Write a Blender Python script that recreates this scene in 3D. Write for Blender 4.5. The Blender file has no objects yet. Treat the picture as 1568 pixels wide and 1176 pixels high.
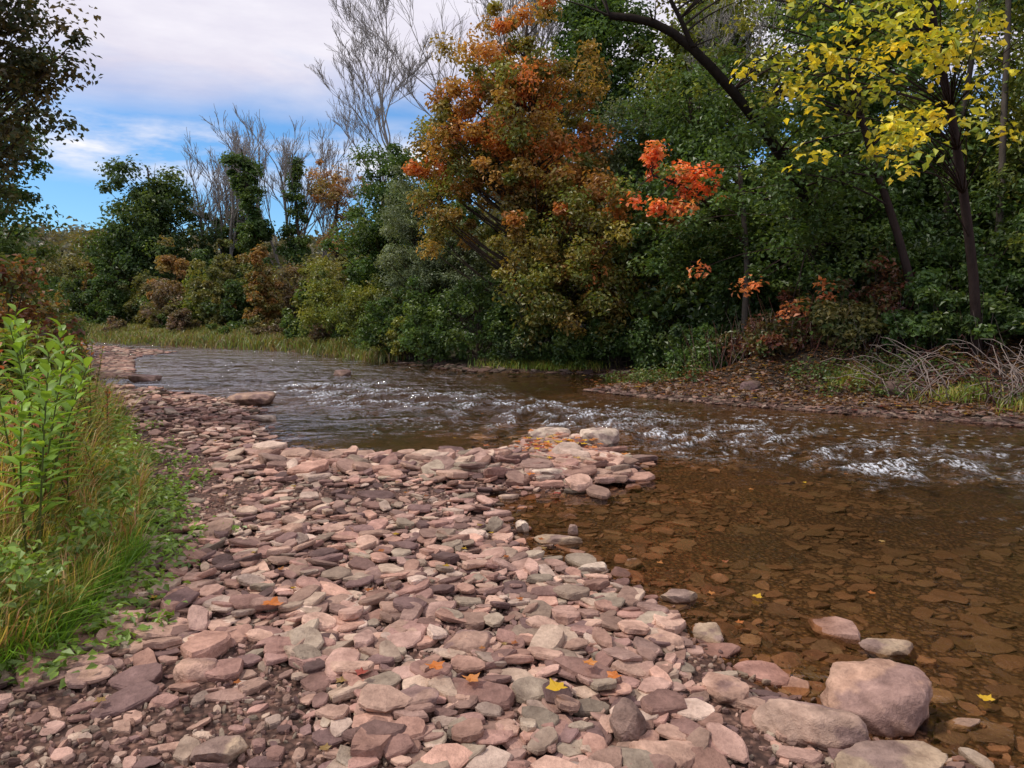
import bpy, bmesh, math, random
import numpy as np
from mathutils import Vector
rng=np.random.default_rng(7); random.seed(7)
sc=bpy.context.scene
sc.view_settings.view_transform='Standard'; sc.view_settings.look='None'; sc.view_settings.exposure=0

# ------------------------------------------------------------ helpers
def hsh(i,j,s):
    n=(i.astype(np.int64)*374761393+j.astype(np.int64)*668265263+s*1442695041)&0x7fffffff
    n=((n^(n>>13))*1274126177)&0x7fffffff
    return ((n^(n>>16))&0xffff)/65535.0
def vn(x,y,s=0):
    xi=np.floor(x);yi=np.floor(y);fx=x-xi;fy=y-yi
    fx=fx*fx*(3-2*fx);fy=fy*fy*(3-2*fy)
    a=hsh(xi,yi,s);b=hsh(xi+1,yi,s);c=hsh(xi,yi+1,s);d=hsh(xi+1,yi+1,s)
    return (a*(1-fx)+b*fx)*(1-fy)+(c*(1-fx)+d*fx)*fy
def fbm(x,y,s=0,o=4):
    r=0;a=.5;t=0
    for k in range(o):
        r=r+a*vn(x,y,s+k*17);t+=a;a*=.5;x=x*2.03+5.1;y=y*2.03+3.7
    return r/t
def sst(a,b,x):
    t=np.clip((x-a)/(b-a),0,1);return t*t*(3-2*t)
def nrmz(v): return v/np.maximum(np.linalg.norm(v,axis=-1,keepdims=True),1e-9)

class MB:
    """collects geometry parts and builds one mesh"""
    def __init__(s): s.v=[];s.c=[];s.f=[];s.n=0
    def add(s,v,f,c,m=0,smooth=True):
        v=np.asarray(v,float).reshape(-1,3);f=np.asarray(f,int)
        c=np.asarray(c,float)
        if c.ndim==1: c=np.repeat(c[None,:3],len(v),0)
        s.v.append(v);s.c.append(c[:,:3]);s.f.append((f+s.n,m,smooth));s.n+=len(v)
    def build(s,name,mats,extra=None):
        V=np.concatenate(s.v);C=np.concatenate(s.c)
        me=bpy.data.meshes.new(name)
        me.vertices.add(len(V));me.vertices.foreach_set('co',V.astype(np.float32).ravel())
        loops=np.concatenate([f.ravel() for f,_,_ in s.f])
        tot=np.concatenate([np.full(len(f),f.shape[1]) for f,_,_ in s.f])
        st=np.concatenate([[0],np.cumsum(tot)[:-1]])
        mi=np.concatenate([np.full(len(f),m) for f,m,_ in s.f])
        sm=np.concatenate([np.full(len(f),b) for f,_,b in s.f])
        me.loops.add(len(loops));me.loops.foreach_set('vertex_index',loops.astype(np.int32))
        me.polygons.add(len(tot));me.polygons.foreach_set('loop_start',st.astype(np.int32))
        try: me.polygons.foreach_set('loop_total',tot.astype(np.int32))
        except Exception: pass
        me.polygons.foreach_set('material_index',mi.astype(np.int32))
        me.polygons.foreach_set('use_smooth',sm.astype(bool))
        for m in mats: me.materials.append(m)
        me.update(calc_edges=True)
        a=me.color_attributes.new('col','FLOAT_COLOR','POINT')
        a.data.foreach_set('color',np.concatenate([C,np.ones((len(C),1))],1).astype(np.float32).ravel())
        if extra is not None:
            for k,arr in extra.items():
                at=me.attributes.new(k,'FLOAT','POINT');at.data.foreach_set('value',arr.astype(np.float32))
        ob=bpy.data.objects.new(name,me);sc.collection.objects.link(ob);return ob

# ------------------------------------------------------------ materials
def newmat(name):
    m=bpy.data.materials.new(name);m.use_nodes=True;nt=m.node_tree;nt.nodes.clear()
    o=nt.nodes.new('ShaderNodeOutputMaterial');return m,nt,o
def N(nt,t,**k):
    n=nt.nodes.new(t)
    for a,b in k.items():
        if hasattr(n,a): setattr(n,a,b)
        else: n.inputs[a].default_value=b
    return n
def mixc(nt,a,b,f,mode='MIX'):
    n=nt.nodes.new('ShaderNodeMix');n.data_type='RGBA';n.blend_type=mode
    for s,x in ((n.inputs[0],f),(n.inputs[6],a),(n.inputs[7],b)):
        if isinstance(x,(int,float)): s.default_value=x
        elif isinstance(x,tuple): s.default_value=(*x,1)[:4]
        else: nt.links.new(x,s)
    return n.outputs[2]
def mr(nt,x,a,b,c=0,d=1):
    n=nt.nodes.new('ShaderNodeMapRange');nt.links.new(x,n.inputs[0])
    n.inputs[1].default_value=a;n.inputs[2].default_value=b;n.inputs[3].default_value=c;n.inputs[4].default_value=d
    return n.outputs[0]
def mth(nt,op,a,b=None):
    n=nt.nodes.new('ShaderNodeMath');n.operation=op
    for i,x in enumerate((a,b)):
        if x is None: continue
        if isinstance(x,(int,float)): n.inputs[i].default_value=x
        else: nt.links.new(x,n.inputs[i])
    return n.outputs[0]
def noise(nt,scale,detail=4,vec=None,rough=.55,dist=0):
    n=N(nt,'ShaderNodeTexNoise');n.inputs['Scale'].default_value=scale;n.inputs['Detail'].default_value=detail
    n.inputs['Roughness'].default_value=rough;n.inputs['Distortion'].default_value=dist
    if vec is not None: nt.links.new(vec,n.inputs['Vector'])
    return n.outputs['Fac']

def leafmat(name,trans=.38):
    m,nt,o=newmat(name);L=nt.links.new
    at=N(nt,'ShaderNodeAttribute',attribute_name='col')
    c=mixc(nt,at.outputs['Color'],(1.78,1.68,1.5),1.0,'MULTIPLY')
    p=N(nt,'ShaderNodeBsdfDiffuse');L(c,p.inputs['Color'])
    t=N(nt,'ShaderNodeBsdfTranslucent');L(mixc(nt,c,(1.35,1.25,.6),1.0,'MULTIPLY'),t.inputs['Color'])
    mx=N(nt,'ShaderNodeMixShader');mx.inputs[0].default_value=trans
    L(p.outputs[0],mx.inputs[1]);L(t.outputs[0],mx.inputs[2])
    g=N(nt,'ShaderNodeBsdfGlossy');g.inputs['Roughness'].default_value=.42
    m2=N(nt,'ShaderNodeMixShader');m2.inputs[0].default_value=.04
    L(mx.outputs[0],m2.inputs[1]);L(g.outputs[0],m2.inputs[2]);L(m2.outputs[0],o.inputs[0]);return m
def barkmat():
    m,nt,o=newmat('bark');L=nt.links.new
    at=N(nt,'ShaderNodeAttribute',attribute_name='col');tc=N(nt,'ShaderNodeTexCoord')
    mp=N(nt,'ShaderNodeMapping');mp.inputs['Scale'].default_value=(1,1,.25);L(tc.outputs['Object'],mp.inputs[0])
    n=noise(nt,14,4,mp.outputs[0],.7)
    p=N(nt,'ShaderNodeBsdfDiffuse')
    L(mixc(nt,at.outputs['Color'],mixc(nt,(.4,.4,.4),(1.6,1.6,1.6),n),1.0,'MULTIPLY'),p.inputs['Color'])
    b=N(nt,'ShaderNodeBump');b.inputs['Strength'].default_value=.6;b.inputs['Distance'].default_value=.03
    L(n,b.inputs['Height']);L(b.outputs[0],p.inputs['Normal']);L(p.outputs[0],o.inputs[0]);return m
def rockmat(name,ground=False):
    m,nt,o=newmat(name);L=nt.links.new
    at=N(nt,'ShaderNodeAttribute',attribute_name='col');geo=N(nt,'ShaderNodeNewGeometry')
    P=geo.outputs['Position']
    n1=noise(nt,8,5,P,.68);n2=noise(nt,50,4,P,.72)
    c=mixc(nt,at.outputs['Color'],mixc(nt,(.48,.42,.40),(1.48,1.48,1.46),mr(nt,n1,.25,.75)),1.0,'MULTIPLY')
    c=mixc(nt,c,mixc(nt,(.60,.60,.60),(1.38,1.38,1.38),n2),1.0,'MULTIPLY')
    sep=N(nt,'ShaderNodeSeparateXYZ');L(P,sep.inputs[0])
    # wet below the water line; light lost in murky water painted into the colour
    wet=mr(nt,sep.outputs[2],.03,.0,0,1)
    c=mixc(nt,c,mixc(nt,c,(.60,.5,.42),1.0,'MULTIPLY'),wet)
    murk_tint=mr(nt,sep.outputs[2],0,-.09,0,.60)
    c=mixc(nt,c,(.16,.095,.042),murk_tint)
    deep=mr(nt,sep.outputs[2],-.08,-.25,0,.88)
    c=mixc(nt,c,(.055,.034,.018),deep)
    h=mth(nt,'ADD',mth(nt,'MULTIPLY',n1,1.0),mth(nt,'MULTIPLY',n2,.35))
    p=N(nt,'ShaderNodeBsdfPrincipled')
    if ground:
        v=N(nt,'ShaderNodeTexVoronoi');v.inputs['Scale'].default_value=30;L(P,v.inputs['Vector'])
        c=mixc(nt,c,mixc(nt,(1.2,1.2,1.2),(.45,.42,.42),mr(nt,v.outputs['Distance'],.1,.6)),1.0,'MULTIPLY')
        bw=N(nt,'ShaderNodeRGBToBW');L(v.outputs['Color'],bw.inputs[0])
        c=mixc(nt,c,mixc(nt,(.6,.6,.6),(1.4,1.35,1.3),bw.outputs[0]),1.0,'MULTIPLY')
        h=mth(nt,'SUBTRACT',h,v.outputs['Distance'])
    L(c,p.inputs['Base Color'])
    L(mr(nt,wet,0,1,.8,.5),p.inputs['Roughness']);p.inputs['Specular IOR Level'].default_value=.3
    b=N(nt,'ShaderNodeBump');b.inputs['Strength'].default_value=.85;b.inputs['Distance'].default_value=.025
    L(h,b.inputs['Height']);L(b.outputs[0],p.inputs['Normal']);L(p.outputs[0],o.inputs[0]);return m
def watermat():
    m,nt,o=newmat('river_water');L=nt.links.new
    tc=N(nt,'ShaderNodeTexCoord');P=tc.outputs['Object']
    mp=N(nt,'ShaderNodeMapping');mp.inputs['Rotation'].default_value=(0,0,math.radians(40));mp.inputs['Scale'].default_value=(1.0,.5,1);L(P,mp.inputs[0])
    at=N(nt,'ShaderNodeAttribute',attribute_name='rapid');fo=N(nt,'ShaderNodeAttribute',attribute_name='foam')
    mp2=N(nt,'ShaderNodeMapping');mp2.inputs['Rotation'].default_value=(0,0,math.radians(15));mp2.inputs['Scale'].default_value=(.35,1.0,1);L(P,mp2.inputs[0])
    a=noise(nt,3.0,4,mp.outputs[0],.56,.6);b_=noise(nt,17,3,mp.outputs[0],.6,.6);l_=noise(nt,1.5,3,mp2.outputs[0],.55,.5)
    h=mth(nt,'ADD',mth(nt,'MULTIPLY',a,.75),mth(nt,'MULTIPLY',b_,.13))
    h=mth(nt,'ADD',h,mth(nt,'MULTIPLY',l_,1.0))
    b=N(nt,'ShaderNodeBump');b.inputs['Distance'].default_value=.34
    L(mr(nt,at.outputs['Fac'],0,1,.055,1.0),b.inputs['Strength']);L(h,b.inputs['Height'])
    g=N(nt,'ShaderNodeBsdfGlossy');g.inputs['Roughness'].default_value=.05;g.inputs['Color'].default_value=(.97,.98,1,1);L(b.outputs[0],g.inputs['Normal'])
    t=N(nt,'ShaderNodeBsdfTransparent');t.inputs['Color'].default_value=(.95,.86,.72,1)
    fr=N(nt,'ShaderNodeFresnel');fr.inputs['IOR'].default_value=1.36;L(b.outputs[0],fr.inputs['Normal'])
    f0=N(nt,'ShaderNodeFresnel');f0.inputs['IOR'].default_value=1.38
    ff=mth(nt,'ADD',mth(nt,'MULTIPLY',fr.outputs[0],.35),mth(nt,'MULTIPLY',f0.outputs[0],.65))
    mx=N(nt,'ShaderNodeMixShader');L(ff,mx.inputs[0]);L(t.outputs[0],mx.inputs[1]);L(g.outputs[0],mx.inputs[2])
    d=N(nt,'ShaderNodeBsdfDiffuse');d.inputs['Color'].default_value=(.66,.69,.74,1)
    fn=noise(nt,26,4,mp.outputs[0],.72)
    f=mth(nt,'MULTIPLY',fo.outputs['Fac'],mr(nt,fn,.47,.61,0,.9))
    m2=N(nt,'ShaderNodeMixShader');L(f,m2.inputs[0]);L(mx.outputs[0],m2.inputs[1]);L(d.outputs[0],m2.inputs[2])
    L(m2.outputs[0],o.inputs[0]);return m
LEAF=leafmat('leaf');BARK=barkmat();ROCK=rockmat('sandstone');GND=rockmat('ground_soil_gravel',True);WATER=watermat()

# ------------------------------------------------------------ terrain
near=[(8,-6),(3.6,-.5),(2.3,1.6),(1.6,2.4),(1.2,2.9),(.92,3.4),(.55,4.2),(.08,4.8),(-.23,5.7),(-.15,6.3),(.5,6.6),(1.0,7.1),(1.25,7.8),(.9,8.6),(.75,9.4),(.3,9.4),(.0,8.2),(-1.0,7.9),(-2.3,8.0),(-2.9,8.8),(-3.4,10.0),(-4.1,11.8),(-5.2,13.3),(-8.3,15.5),(-11.3,20.7),(-15.5,28),(-19.5,33.8),(-30,36.5),(-120,40)]
far=[(-120,52),(-40,45),(-27,40),(-20,36.3),(-15.7,31.6),(-12,29.8),(-7.2,26.7),(-3,21.4),(-1,18.9),(1.7,18.1),(3.2,17.6),(3.1,16.6),(1.9,15.3),(1.4,14.4),(3.2,12.6),(5.0,11.3),(6.8,10.1),(9.5,8.2),(15,4),(24,-6)]
def dpoly(x,y,pts):
    d=np.full(x.shape,1e9)
    for (ax,ay),(bx,by) in zip(pts[:-1],pts[1:]):
        ex,ey=bx-ax,by-ay;t=np.clip(((x-ax)*ex+(y-ay)*ey)/(ex*ex+ey*ey),0,1)
        d=np.minimum(d,np.hypot(x-ax-t*ex,y-ay-t*ey))
    return d
poly=near+far
def inside(x,y):
    r=np.zeros(x.shape,bool)
    for (ax,ay),(bx,by) in zip(poly,poly[1:]+poly[:1]):
        if ay==by: continue
        c=((ay>y)!=(by>y))&(x<(bx-ax)*(y-ay)/(by-ay)+ax);r^=c
    return r
LBy=[-20,1.5,3.1,4.5,6.2,8,10.9,15,20.5,33,60];LBx=[-5,-3.2,-2.12,-2.4,-3.2,-4.3,-6.1,-8.8,-12.2,-20.5,-60]
def leftb(y): return np.interp(y,LBy,LBx)
def H(x,y,full=False):
    x0=np.asarray(x,float);y0=np.asarray(y,float)
    x=x0+.26*(fbm(x0*1.7,y0*1.7,3)-.5);y=y0+.26*(fbm(x0*1.7,y0*1.7,4)-.5)
    dn=dpoly(x,y,near);df=dpoly(x,y,far);ins=inside(x,y);d=np.minimum(dn,df)
    bed=-(.25*(1-np.exp(-dn/3.0)))*(1-np.exp(-df/.8))-.012*sst(0,.3,d)+.06*(fbm(x*1.2,y*1.2,9)-.5)*sst(0,.5,d)
    bar=.085*(1-np.exp(-dn/.7))+.05*(fbm(x*1.1,y*1.1,5)-.5)*sst(0,.6,dn)
    lb=leftb(y)-x
    bar=bar+.30*sst(0,1.6,lb)+.5*sst(2,9,lb)
    s=sst(-6,2.5,x)
    right=.14*(1-np.exp(-df/.5))+sst(.9,3.4,df)*.62+.30*np.clip(df-2.5,0,30)
    leftf=.35*(1-np.exp(-df/.7))+.06*np.clip(df-1,0,30)
    fh=right*s+leftf*(1-s)+.12*(fbm(x*.8,y*.8,6)-.5)*sst(0,1,df)
    land=np.where(dn<df,bar,fh)
    h=np.where(ins,bed,land)
    r=np.hypot(x,y)
    h=h+sst(55,190,r)*np.where(x<0,9,14)*(.6+.8*fbm(x*.01,y*.01,8))*(1-ins*1.0)
    return (h,dn,df,ins) if full else h
def h1(x,y): return float(H(np.array([x]),np.array([y]))[0])

def grid(xs,ys):
    X,Y=np.meshgrid(xs,ys);nx=len(xs);ny=len(ys)
    i=np.arange(nx*ny).reshape(ny,nx)
    F=np.stack([i[:-1,:-1],i[:-1,1:],i[1:,1:],i[1:,:-1]],-1).reshape(-1,4)
    return X.ravel(),Y.ravel(),F
ar=np.arange
xs=np.concatenate([-np.geomspace(900,62,14),ar(-60,-12,.8),ar(-12,-6,.25),ar(-6,8,.06),ar(8,20,.25),ar(20,60,1.5),np.geomspace(62,900,14)])
ys=np.concatenate([-np.geomspace(300,6,12),ar(-5,1.5,.4),ar(1.5,12,.06),ar(12,24,.12),ar(24,50,.5),ar(50,90,2),np.geomspace(92,1200,20)])
X,Y,F=grid(xs,ys);Z,dn,df,ins=H(X,Y,True)
C=np.zeros((len(X),3))
gravel=np.array([.18,.105,.08]);soil=np.array([.045,.032,.02]);grassc=np.array([.05,.06,.022]);bedc=np.array([.24,.145,.075]);beach=np.array([.12,.075,.055])
nn=fbm(X*1.3,Y*1.3,21)
lb=leftb(Y)-X
nearland=(~ins)&(dn<df)
C[:]=soil*(.6+.8*nn[:,None])
k=nearland;m_=sst(-.25,.4,lb+.5*(nn-.5))[:,None]
C[k]=(gravel*(.65+.6*nn[:,None])*(1-m_)+grassc*m_)[k]
k=(~ins)&(df<=dn);m_=sst(.9,1.9,df+1.2*(nn-.5))[:,None]
s_=sst(-3,1,X)[:,None]
t_=beach*(.6+.7*nn[:,None])*(1-m_)+soil*m_
C[k]=(t_*s_+(grassc*1.1)*(1-s_))[k]
C[ins]=(bedc*(.4+1.2*nn[:,None]))[ins]
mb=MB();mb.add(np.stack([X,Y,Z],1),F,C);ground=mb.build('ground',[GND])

# ------------------------------------------------------------ water
xs=np.concatenate([-np.geomspace(120,20,20),ar(-19,-7,.2),ar(-7,10,.045),ar(10,25,.5)])
ys=np.concatenate([ar(-6,1.5,.5),ar(1.5,17,.045),ar(17,30,.1),ar(30,53,.3)])
X,Y,F=grid(xs,ys)
rap=[(-9,22),(-5,17),(-2.2,13.2),(0.3,11.2),(2.5,9.3),(5,7.6),(9,5.6)]
dr=dpoly(X,Y,rap);dshore=np.minimum(dpoly(X,Y,near),dpoly(X,Y,far))
R0=np.exp(-(dr/1.8)**2)*sst(0,.7,dshore)
R=R0*(1-.7*sst(14.5,18,Y))*(.15+1.35*fbm(X*.8,Y*.8,31))*(1-.25*sst(3,6,X))
c_,s_=math.cos(.7),math.sin(.7)
U=X*c_-Y*s_;W=X*s_+Y*c_   # along / across the flow
wv=.018*(fbm(U*3.2,W*1.3,41,3)-.5)+.006*(fbm(U*8,W*5,42,3)-.5)
ridge=1-np.abs(2*fbm(U*2.2+.8*fbm(X,Y,4),W*1.4,43,3)-1)
rz=R*(.12*(ridge**3-.4)+.055*(fbm(U*7,W*5,44,3)-.5))
am=.35+.65*sst(0,.4,dshore)
Z=wv*am+rz
crest=sst(.80,.97,ridge*(.72+.5*fbm(X*4,Y*4,45,3)))
foam=np.clip(crest*sst(.30,.75,R)*1.1,0,1)
spk=sst(.78,.84,vn(X*14,Y*14,50))*sst(.48,.75,fbm(X*.6,Y*.6,51))*sst(0.01,.2,R0)*.9
foam=np.maximum(foam,spk)
farw=.8*sst(8.5,14,Y)*sst(3,-2,X)
mb=MB();mb.add(np.stack([X,Y,Z],1),F,np.array([.1,.1,.1]))
mb.build('river_water',[WATER],{'rapid':np.clip(np.maximum(R0*.5,farw)+.09*fbm(X*.7,Y*.7,33),0,1),'foam':foam})

# ------------------------------------------------------------ stones
def slab(ns,r,npl=6,hi=True):
    """flat angular stone: convex polygon outline (half-plane cuts), bevelled rim, uneven top"""
    a=(np.arange(ns)+r.uniform(-.25,.25,ns))/ns*2*np.pi
    th=(np.arange(npl)+r.uniform(-.42,.42,npl))/npl*2*np.pi+r.uniform(0,6.28);dk_=r.uniform(.68,1.0,npl)
    cs=np.cos(a[:,None]-th[None]);rad=np.min(np.where(cs>.15,dk_[None]/np.maximum(cs,.15),9),1)
    rad=np.minimum(rad,1.15)*(1+r.uniform(-.025,.025,ns))
    pr=[(-.5,.86),(-.2,.99),(.28,1.0),(.5,.92)] if hi else [(-.5,.85),(.15,1.0),(.5,.82)]
    V=[];sh=r.uniform(-.10,.10,2);g=r.uniform(-.25,.25,2)
    for z,s in pr:
        s2=s+r.uniform(-.03,.03,ns)
        V.append(np.stack([np.cos(a)*rad*s2+sh[0]*z,np.sin(a)*rad*s2+sh[1]*z,z+r.uniform(-.07,.07,ns)+(z>0)*(g[0]*np.cos(a)+g[1]*np.sin(a))],1))
    V=np.concatenate(V+[np.array([[0,0,-.5],[0,0,.53+r.uniform(-.05,.06)]])])
    i=np.arange(ns);j=(i+1)%ns;R_=len(pr)
    Q=np.concatenate([np.stack([k*ns+i,k*ns+j,(k+1)*ns+j,(k+1)*ns+i],1) for k in range(R_-1)])
    b=len(V)-2;T=np.concatenate([np.stack([j,i,np.full(ns,b)],1),np.stack([(R_-1)*ns+i,(R_-1)*ns+j,np.full(ns,b+1)],1)])
    V[:,:2]*=.5
    return V,Q,T
tmplH=[slab(13,rng,int(rng.integers(4,7))) for _ in range(30)];tmplL=[slab(7,rng,5,False) for _ in range(12)]
pal=np.array([[.42,.25,.19],[.37,.215,.165],[.45,.295,.225],[.33,.19,.155],[.42,.31,.235],[.27,.16,.135],[.40,.25,.20],[.48,.36,.29],[.18,.11,.10],[.31,.245,.185],[.35,.225,.185],[.43,.275,.21]])
def place(mb,tm,x,y,z,sx,sy,sz,col,tilt,smooth=False):
    n=len(x);vi=rng.integers(0,len(tm),n);yaw=rng.uniform(0,6.283,n)
    tx=rng.normal(0,1,n)*tilt;ty=rng.normal(0,1,n)*tilt
    for k,(V,Q,T) in enumerate(tm):
        q=np.where(vi==k)[0]
        if not len(q): continue
        P=V[None]*np.stack([sx[q],sy[q],sz[q]],1)[:,None,:]
        cy,sy_=np.cos(yaw[q])[:,None],np.sin(yaw[q])[:,None]
        px=P[:,:,0]*cy-P[:,:,1]*sy_;py=P[:,:,0]*sy_+P[:,:,1]*cy;pz=P[:,:,2]+px*np.tan(tx[q])[:,None]+py*np.tan(ty[q])[:,None]
        P=np.stack([px+x[q][:,None],py+y[q][:,None],pz+z[q][:,None]],-1).reshape(-1,3)
        off=(np.arange(len(q))*len(V))[:,None,None]
        n0=mb.n
        mb.add(P,(Q[None]+off).reshape(-1,4),np.repeat(col[q],len(V),0),0,smooth)
        mb.f.append(((T[None]+off).reshape(-1,3)+n0,0,smooth))
def darts(n,gen,sz,fac,pts_grid):
    keep=[];cell=.3
    X_,Y_=gen(n)
    for i in range(n):
        x,y,s=X_[i],Y_[i],sz[i];cx,cy=int(x//cell),int(y//cell);ok=True
        for a in (-1,0,1):
            for b in (-1,0,1):
                for (u,v,t) in pts_grid.get((cx+a,cy+b),()):
                    if (u-x)**2+(v-y)**2<(fac*(s+t)*.5)**2: ok=False;break
                if not ok: break
            if not ok: break
        if ok: keep.append(i);pts_grid.setdefault((cx,cy),[]).append((x,y,s))
    keep=np.array(keep,int);return X_[keep],Y_[keep],sz[keep]
def gen_bar(n,y0=1.9,y1=16,pw=1.6,xr=2.6):
    y=y0+(y1-y0)*rng.random(n)**pw
    x=leftb(y)-.2+rng.random(n)*(xr-leftb(y));return x,y
def stonecol(n):
    return pal[rng.integers(0,len(pal),n)]*rng.uniform(.52,1.25,n)[:,None]*1.12
mbS=MB();G={}
def doset(n,smin,smax,fac,gen,tm,tilt,th=(.11,.22),lift=.25,pred=None,dart=True,colf=1.0):
    sz=smin+(smax-smin)*rng.random(n)**2.0
    if dart: x,y,s=darts(n,gen,sz,fac,G)
    else: x,y=gen(n);s=sz
    h,dn,df,ins=H(x,y,True)
    ok=np.ones(len(x),bool) if pred is None else pred(x,y,h,dn,df,ins)
    x,y,s,h=x[ok],y[ok],s[ok],h[ok];n=len(x)
    sz_=s*rng.uniform(*th,n)
    place(mbS,tm,x,y,h+sz_*lift,s,s*rng.uniform(.42,.82,n),sz_,stonecol(n)*colf,tilt)
thin=lambda x,y:fbm(x*.9+3,y*.5,77,2)>(.36+.16*sst(1.6,.2,x-leftb(y)))
onbar=lambda x,y,h,dn,df,ins:(~ins)&(dn<df)&(x>leftb(y)-.15)&thin(x,y)
nearsh=lambda x,y,h,dn,df,ins:((~ins&(dn<df)&(x>leftb(y)-.15))|(ins&(rng.random(len(x))<np.exp(-dn/.3))))
nearth=lambda x,y,h,dn,df,ins:nearsh(x,y,h,dn,df,ins)&(thin(x,y)|(rng.random(len(x))<.4))
doset(650,.18,.32,.60,gen_bar,tmplH,.06,pred=nearth,lift=.45)
doset(5500,.11,.20,.55,gen_bar,tmplH,.09,pred=nearth,lift=.45)
doset(17000,.05,.12,.56,lambda n:gen_bar(n,1.9,13,1.5),tmplH,.13,pred=nearsh,th=(.15,.32),colf=.92)
doset(7500,.09,.21,.6,lambda n:gen_bar(n,2.0,16,1.2),tmplH,.12,lift=1.4,pred=onbar,dart=False,th=(.10,.19))
doset(20000,.02,.05,.5,lambda n:gen_bar(n,1.9,9,1.8),tmplL,.25,pred=nearsh,dart=False,th=(.35,.6),lift=.2,colf=.75)
def gen_spit(n):
    t=rng.random(n);px=np.interp(t,[0,.55,.8,1],[-2.6,-.3,.6,1.1]);py=np.interp(t,[0,.55,.8,1],[7.55,7.3,7.15,7.5])
    return px+rng.normal(0,.15,n),py+rng.normal(0,.27,n)
doset(560,.14,.42,.5,gen_spit,tmplH,.14,lift=1.0,dart=False,th=(.10,.20),colf=.95)
def gen_knob(n): return .6+rng.normal(0,.2,n),8.3+rng.normal(0,.5,n)
doset(120,.08,.30,.5,gen_knob,tmplH,.12,lift=.5,dart=False,th=(.12,.22))
mbS.build('gravel_bar_stones',[ROCK])
# submerged stones
mbS=MB();G={}
def gen_w(n):
    y=1.8+9*rng.random(n)**1.3;x=-.4+rng.random(n)*8;return x,y
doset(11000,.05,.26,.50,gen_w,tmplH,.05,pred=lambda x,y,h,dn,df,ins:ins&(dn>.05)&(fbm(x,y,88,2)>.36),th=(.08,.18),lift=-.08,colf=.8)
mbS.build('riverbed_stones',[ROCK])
# far beach + distant shoal
mbS=MB();G={}
SH=([1.2,1.4,3.2,5,6.8,9.5,11],[14.6,14.4,12.6,11.3,10.1,8.2,7])
def gen_b(n):
    x=1.2+9*rng.random(n);y=np.interp(x,*SH)+rng.random(n)**2*2.6;return x,y
doset(3600,.04,.20,.5,gen_b,tmplL,.15,pred=lambda x,y,h,dn,df,ins:(~ins|(df<.2)),dart=False,colf=.5)
def gen_c(n):
    t=rng.random(n)
    x=np.interp(t,[0,.3,.6,1],[3.0,-1,-3,-7.2]);y=np.interp(t,[0,.3,.6,1],[17.6,18.8,21.3,26.6]);return x+rng.normal(0,.25,n),y+rng.normal(0,.2,n)
doset(450,.08,.35,.5,gen_c,tmplL,.15,dart=False,colf=.35)
mbS.build('far_bank_stones',[ROCK])
mbS=MB()
def gen_s(n):
    y=17+14*rng.random(n);x=np.interp(y,[15.5,20.7,28,33.8],[-8.3,-11.3,-15.5,-19.5])+rng.random(n)*np.interp(y,[17,24,27,31],[.6,1.2,3.0,1.0]);return x,y
n=900;x,y=gen_s(n);s=rng.uniform(.12,.4,n);place(mbS,tmplL,x,y,np.full(n,.0),s,s*.7,s*.18,stonecol(n)*.8,.06)
mbS.build('distant_shoal_stones',[ROCK])

# individual rocks
def rock(name,x,y,w,d,hgt,col,z=None,yaw=0.,seed=0,flat=.55):
    r=np.random.default_rng(seed+40);bm=bmesh.new();bmesh.ops.create_icosphere(bm,subdivisions=5,radius=1)
    V=np.array([v.co[:] for v in bm.verts]);Fc=np.array([[v.index for v in f.verts] for f in bm.faces]);bm.free()
    bld=name=='sandstone_boulder'
    V=np.sign(V)*np.abs(V)**(.97 if bld else .85)
    for _ in range(12 if bld else 18):
        nn_=nrmz(r.normal(0,1,3)*np.array([1,1,.6]));lim=r.uniform(.68,.93) if bld else r.uniform(.55,.88);dd=V@nn_
        V=V-np.clip(dd-lim,0,None)[:,None]*nn_*(.75 if bld else .96)
    V[:,2]=np.where(V[:,2]>flat,flat+(V[:,2]-flat)*(.45 if bld else .25),V[:,2])+(.06 if bld else .14)*r.normal()*V[:,0]+.10*r.normal()*V[:,1]
    V*= (1+.26*(fbm(V[:,0]*2+V[:,2]*1.3+9,V[:,1]*2-V[:,2]+5,seed)-.5)[:,None]+.12*(fbm(V[:,0]*6+V[:,2]*4+9,V[:,1]*6-V[:,2]*3+5,seed+3)-.5)[:,None])
    V*=np.array([w/2,d/2,hgt/2/ max(flat,.5)])
    cy,sy_=math.cos(yaw),math.sin(yaw);P=np.stack([V[:,0]*cy-V[:,1]*sy_,V[:,0]*sy_+V[:,1]*cy,V[:,2]],1)
    z0=(h1(x,y) if z is None else z)+hgt*.28
    f=fbm(V[:,0]*12+V[:,2]*9+3,V[:,1]*12,seed+8)[:,None];c=np.array(col)*(.6+.8*f)
    pch=sst(.50,.60,fbm(P[:,0]*7+3,P[:,1]*7+P[:,2]*5,seed+19))[:,None];c=c*(1-pch*.65)+np.array([.19,.12,.12])*pch*.65
    mb=MB();mb.add(P,Fc,c);o=mb.build(name,[ROCK]);o.location=(x,y,z0)
    return o
pk=(.44,.28,.21);tn=(.39,.29,.20);dk=(.24,.16,.13);lt=(.53,.43,.34)
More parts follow.
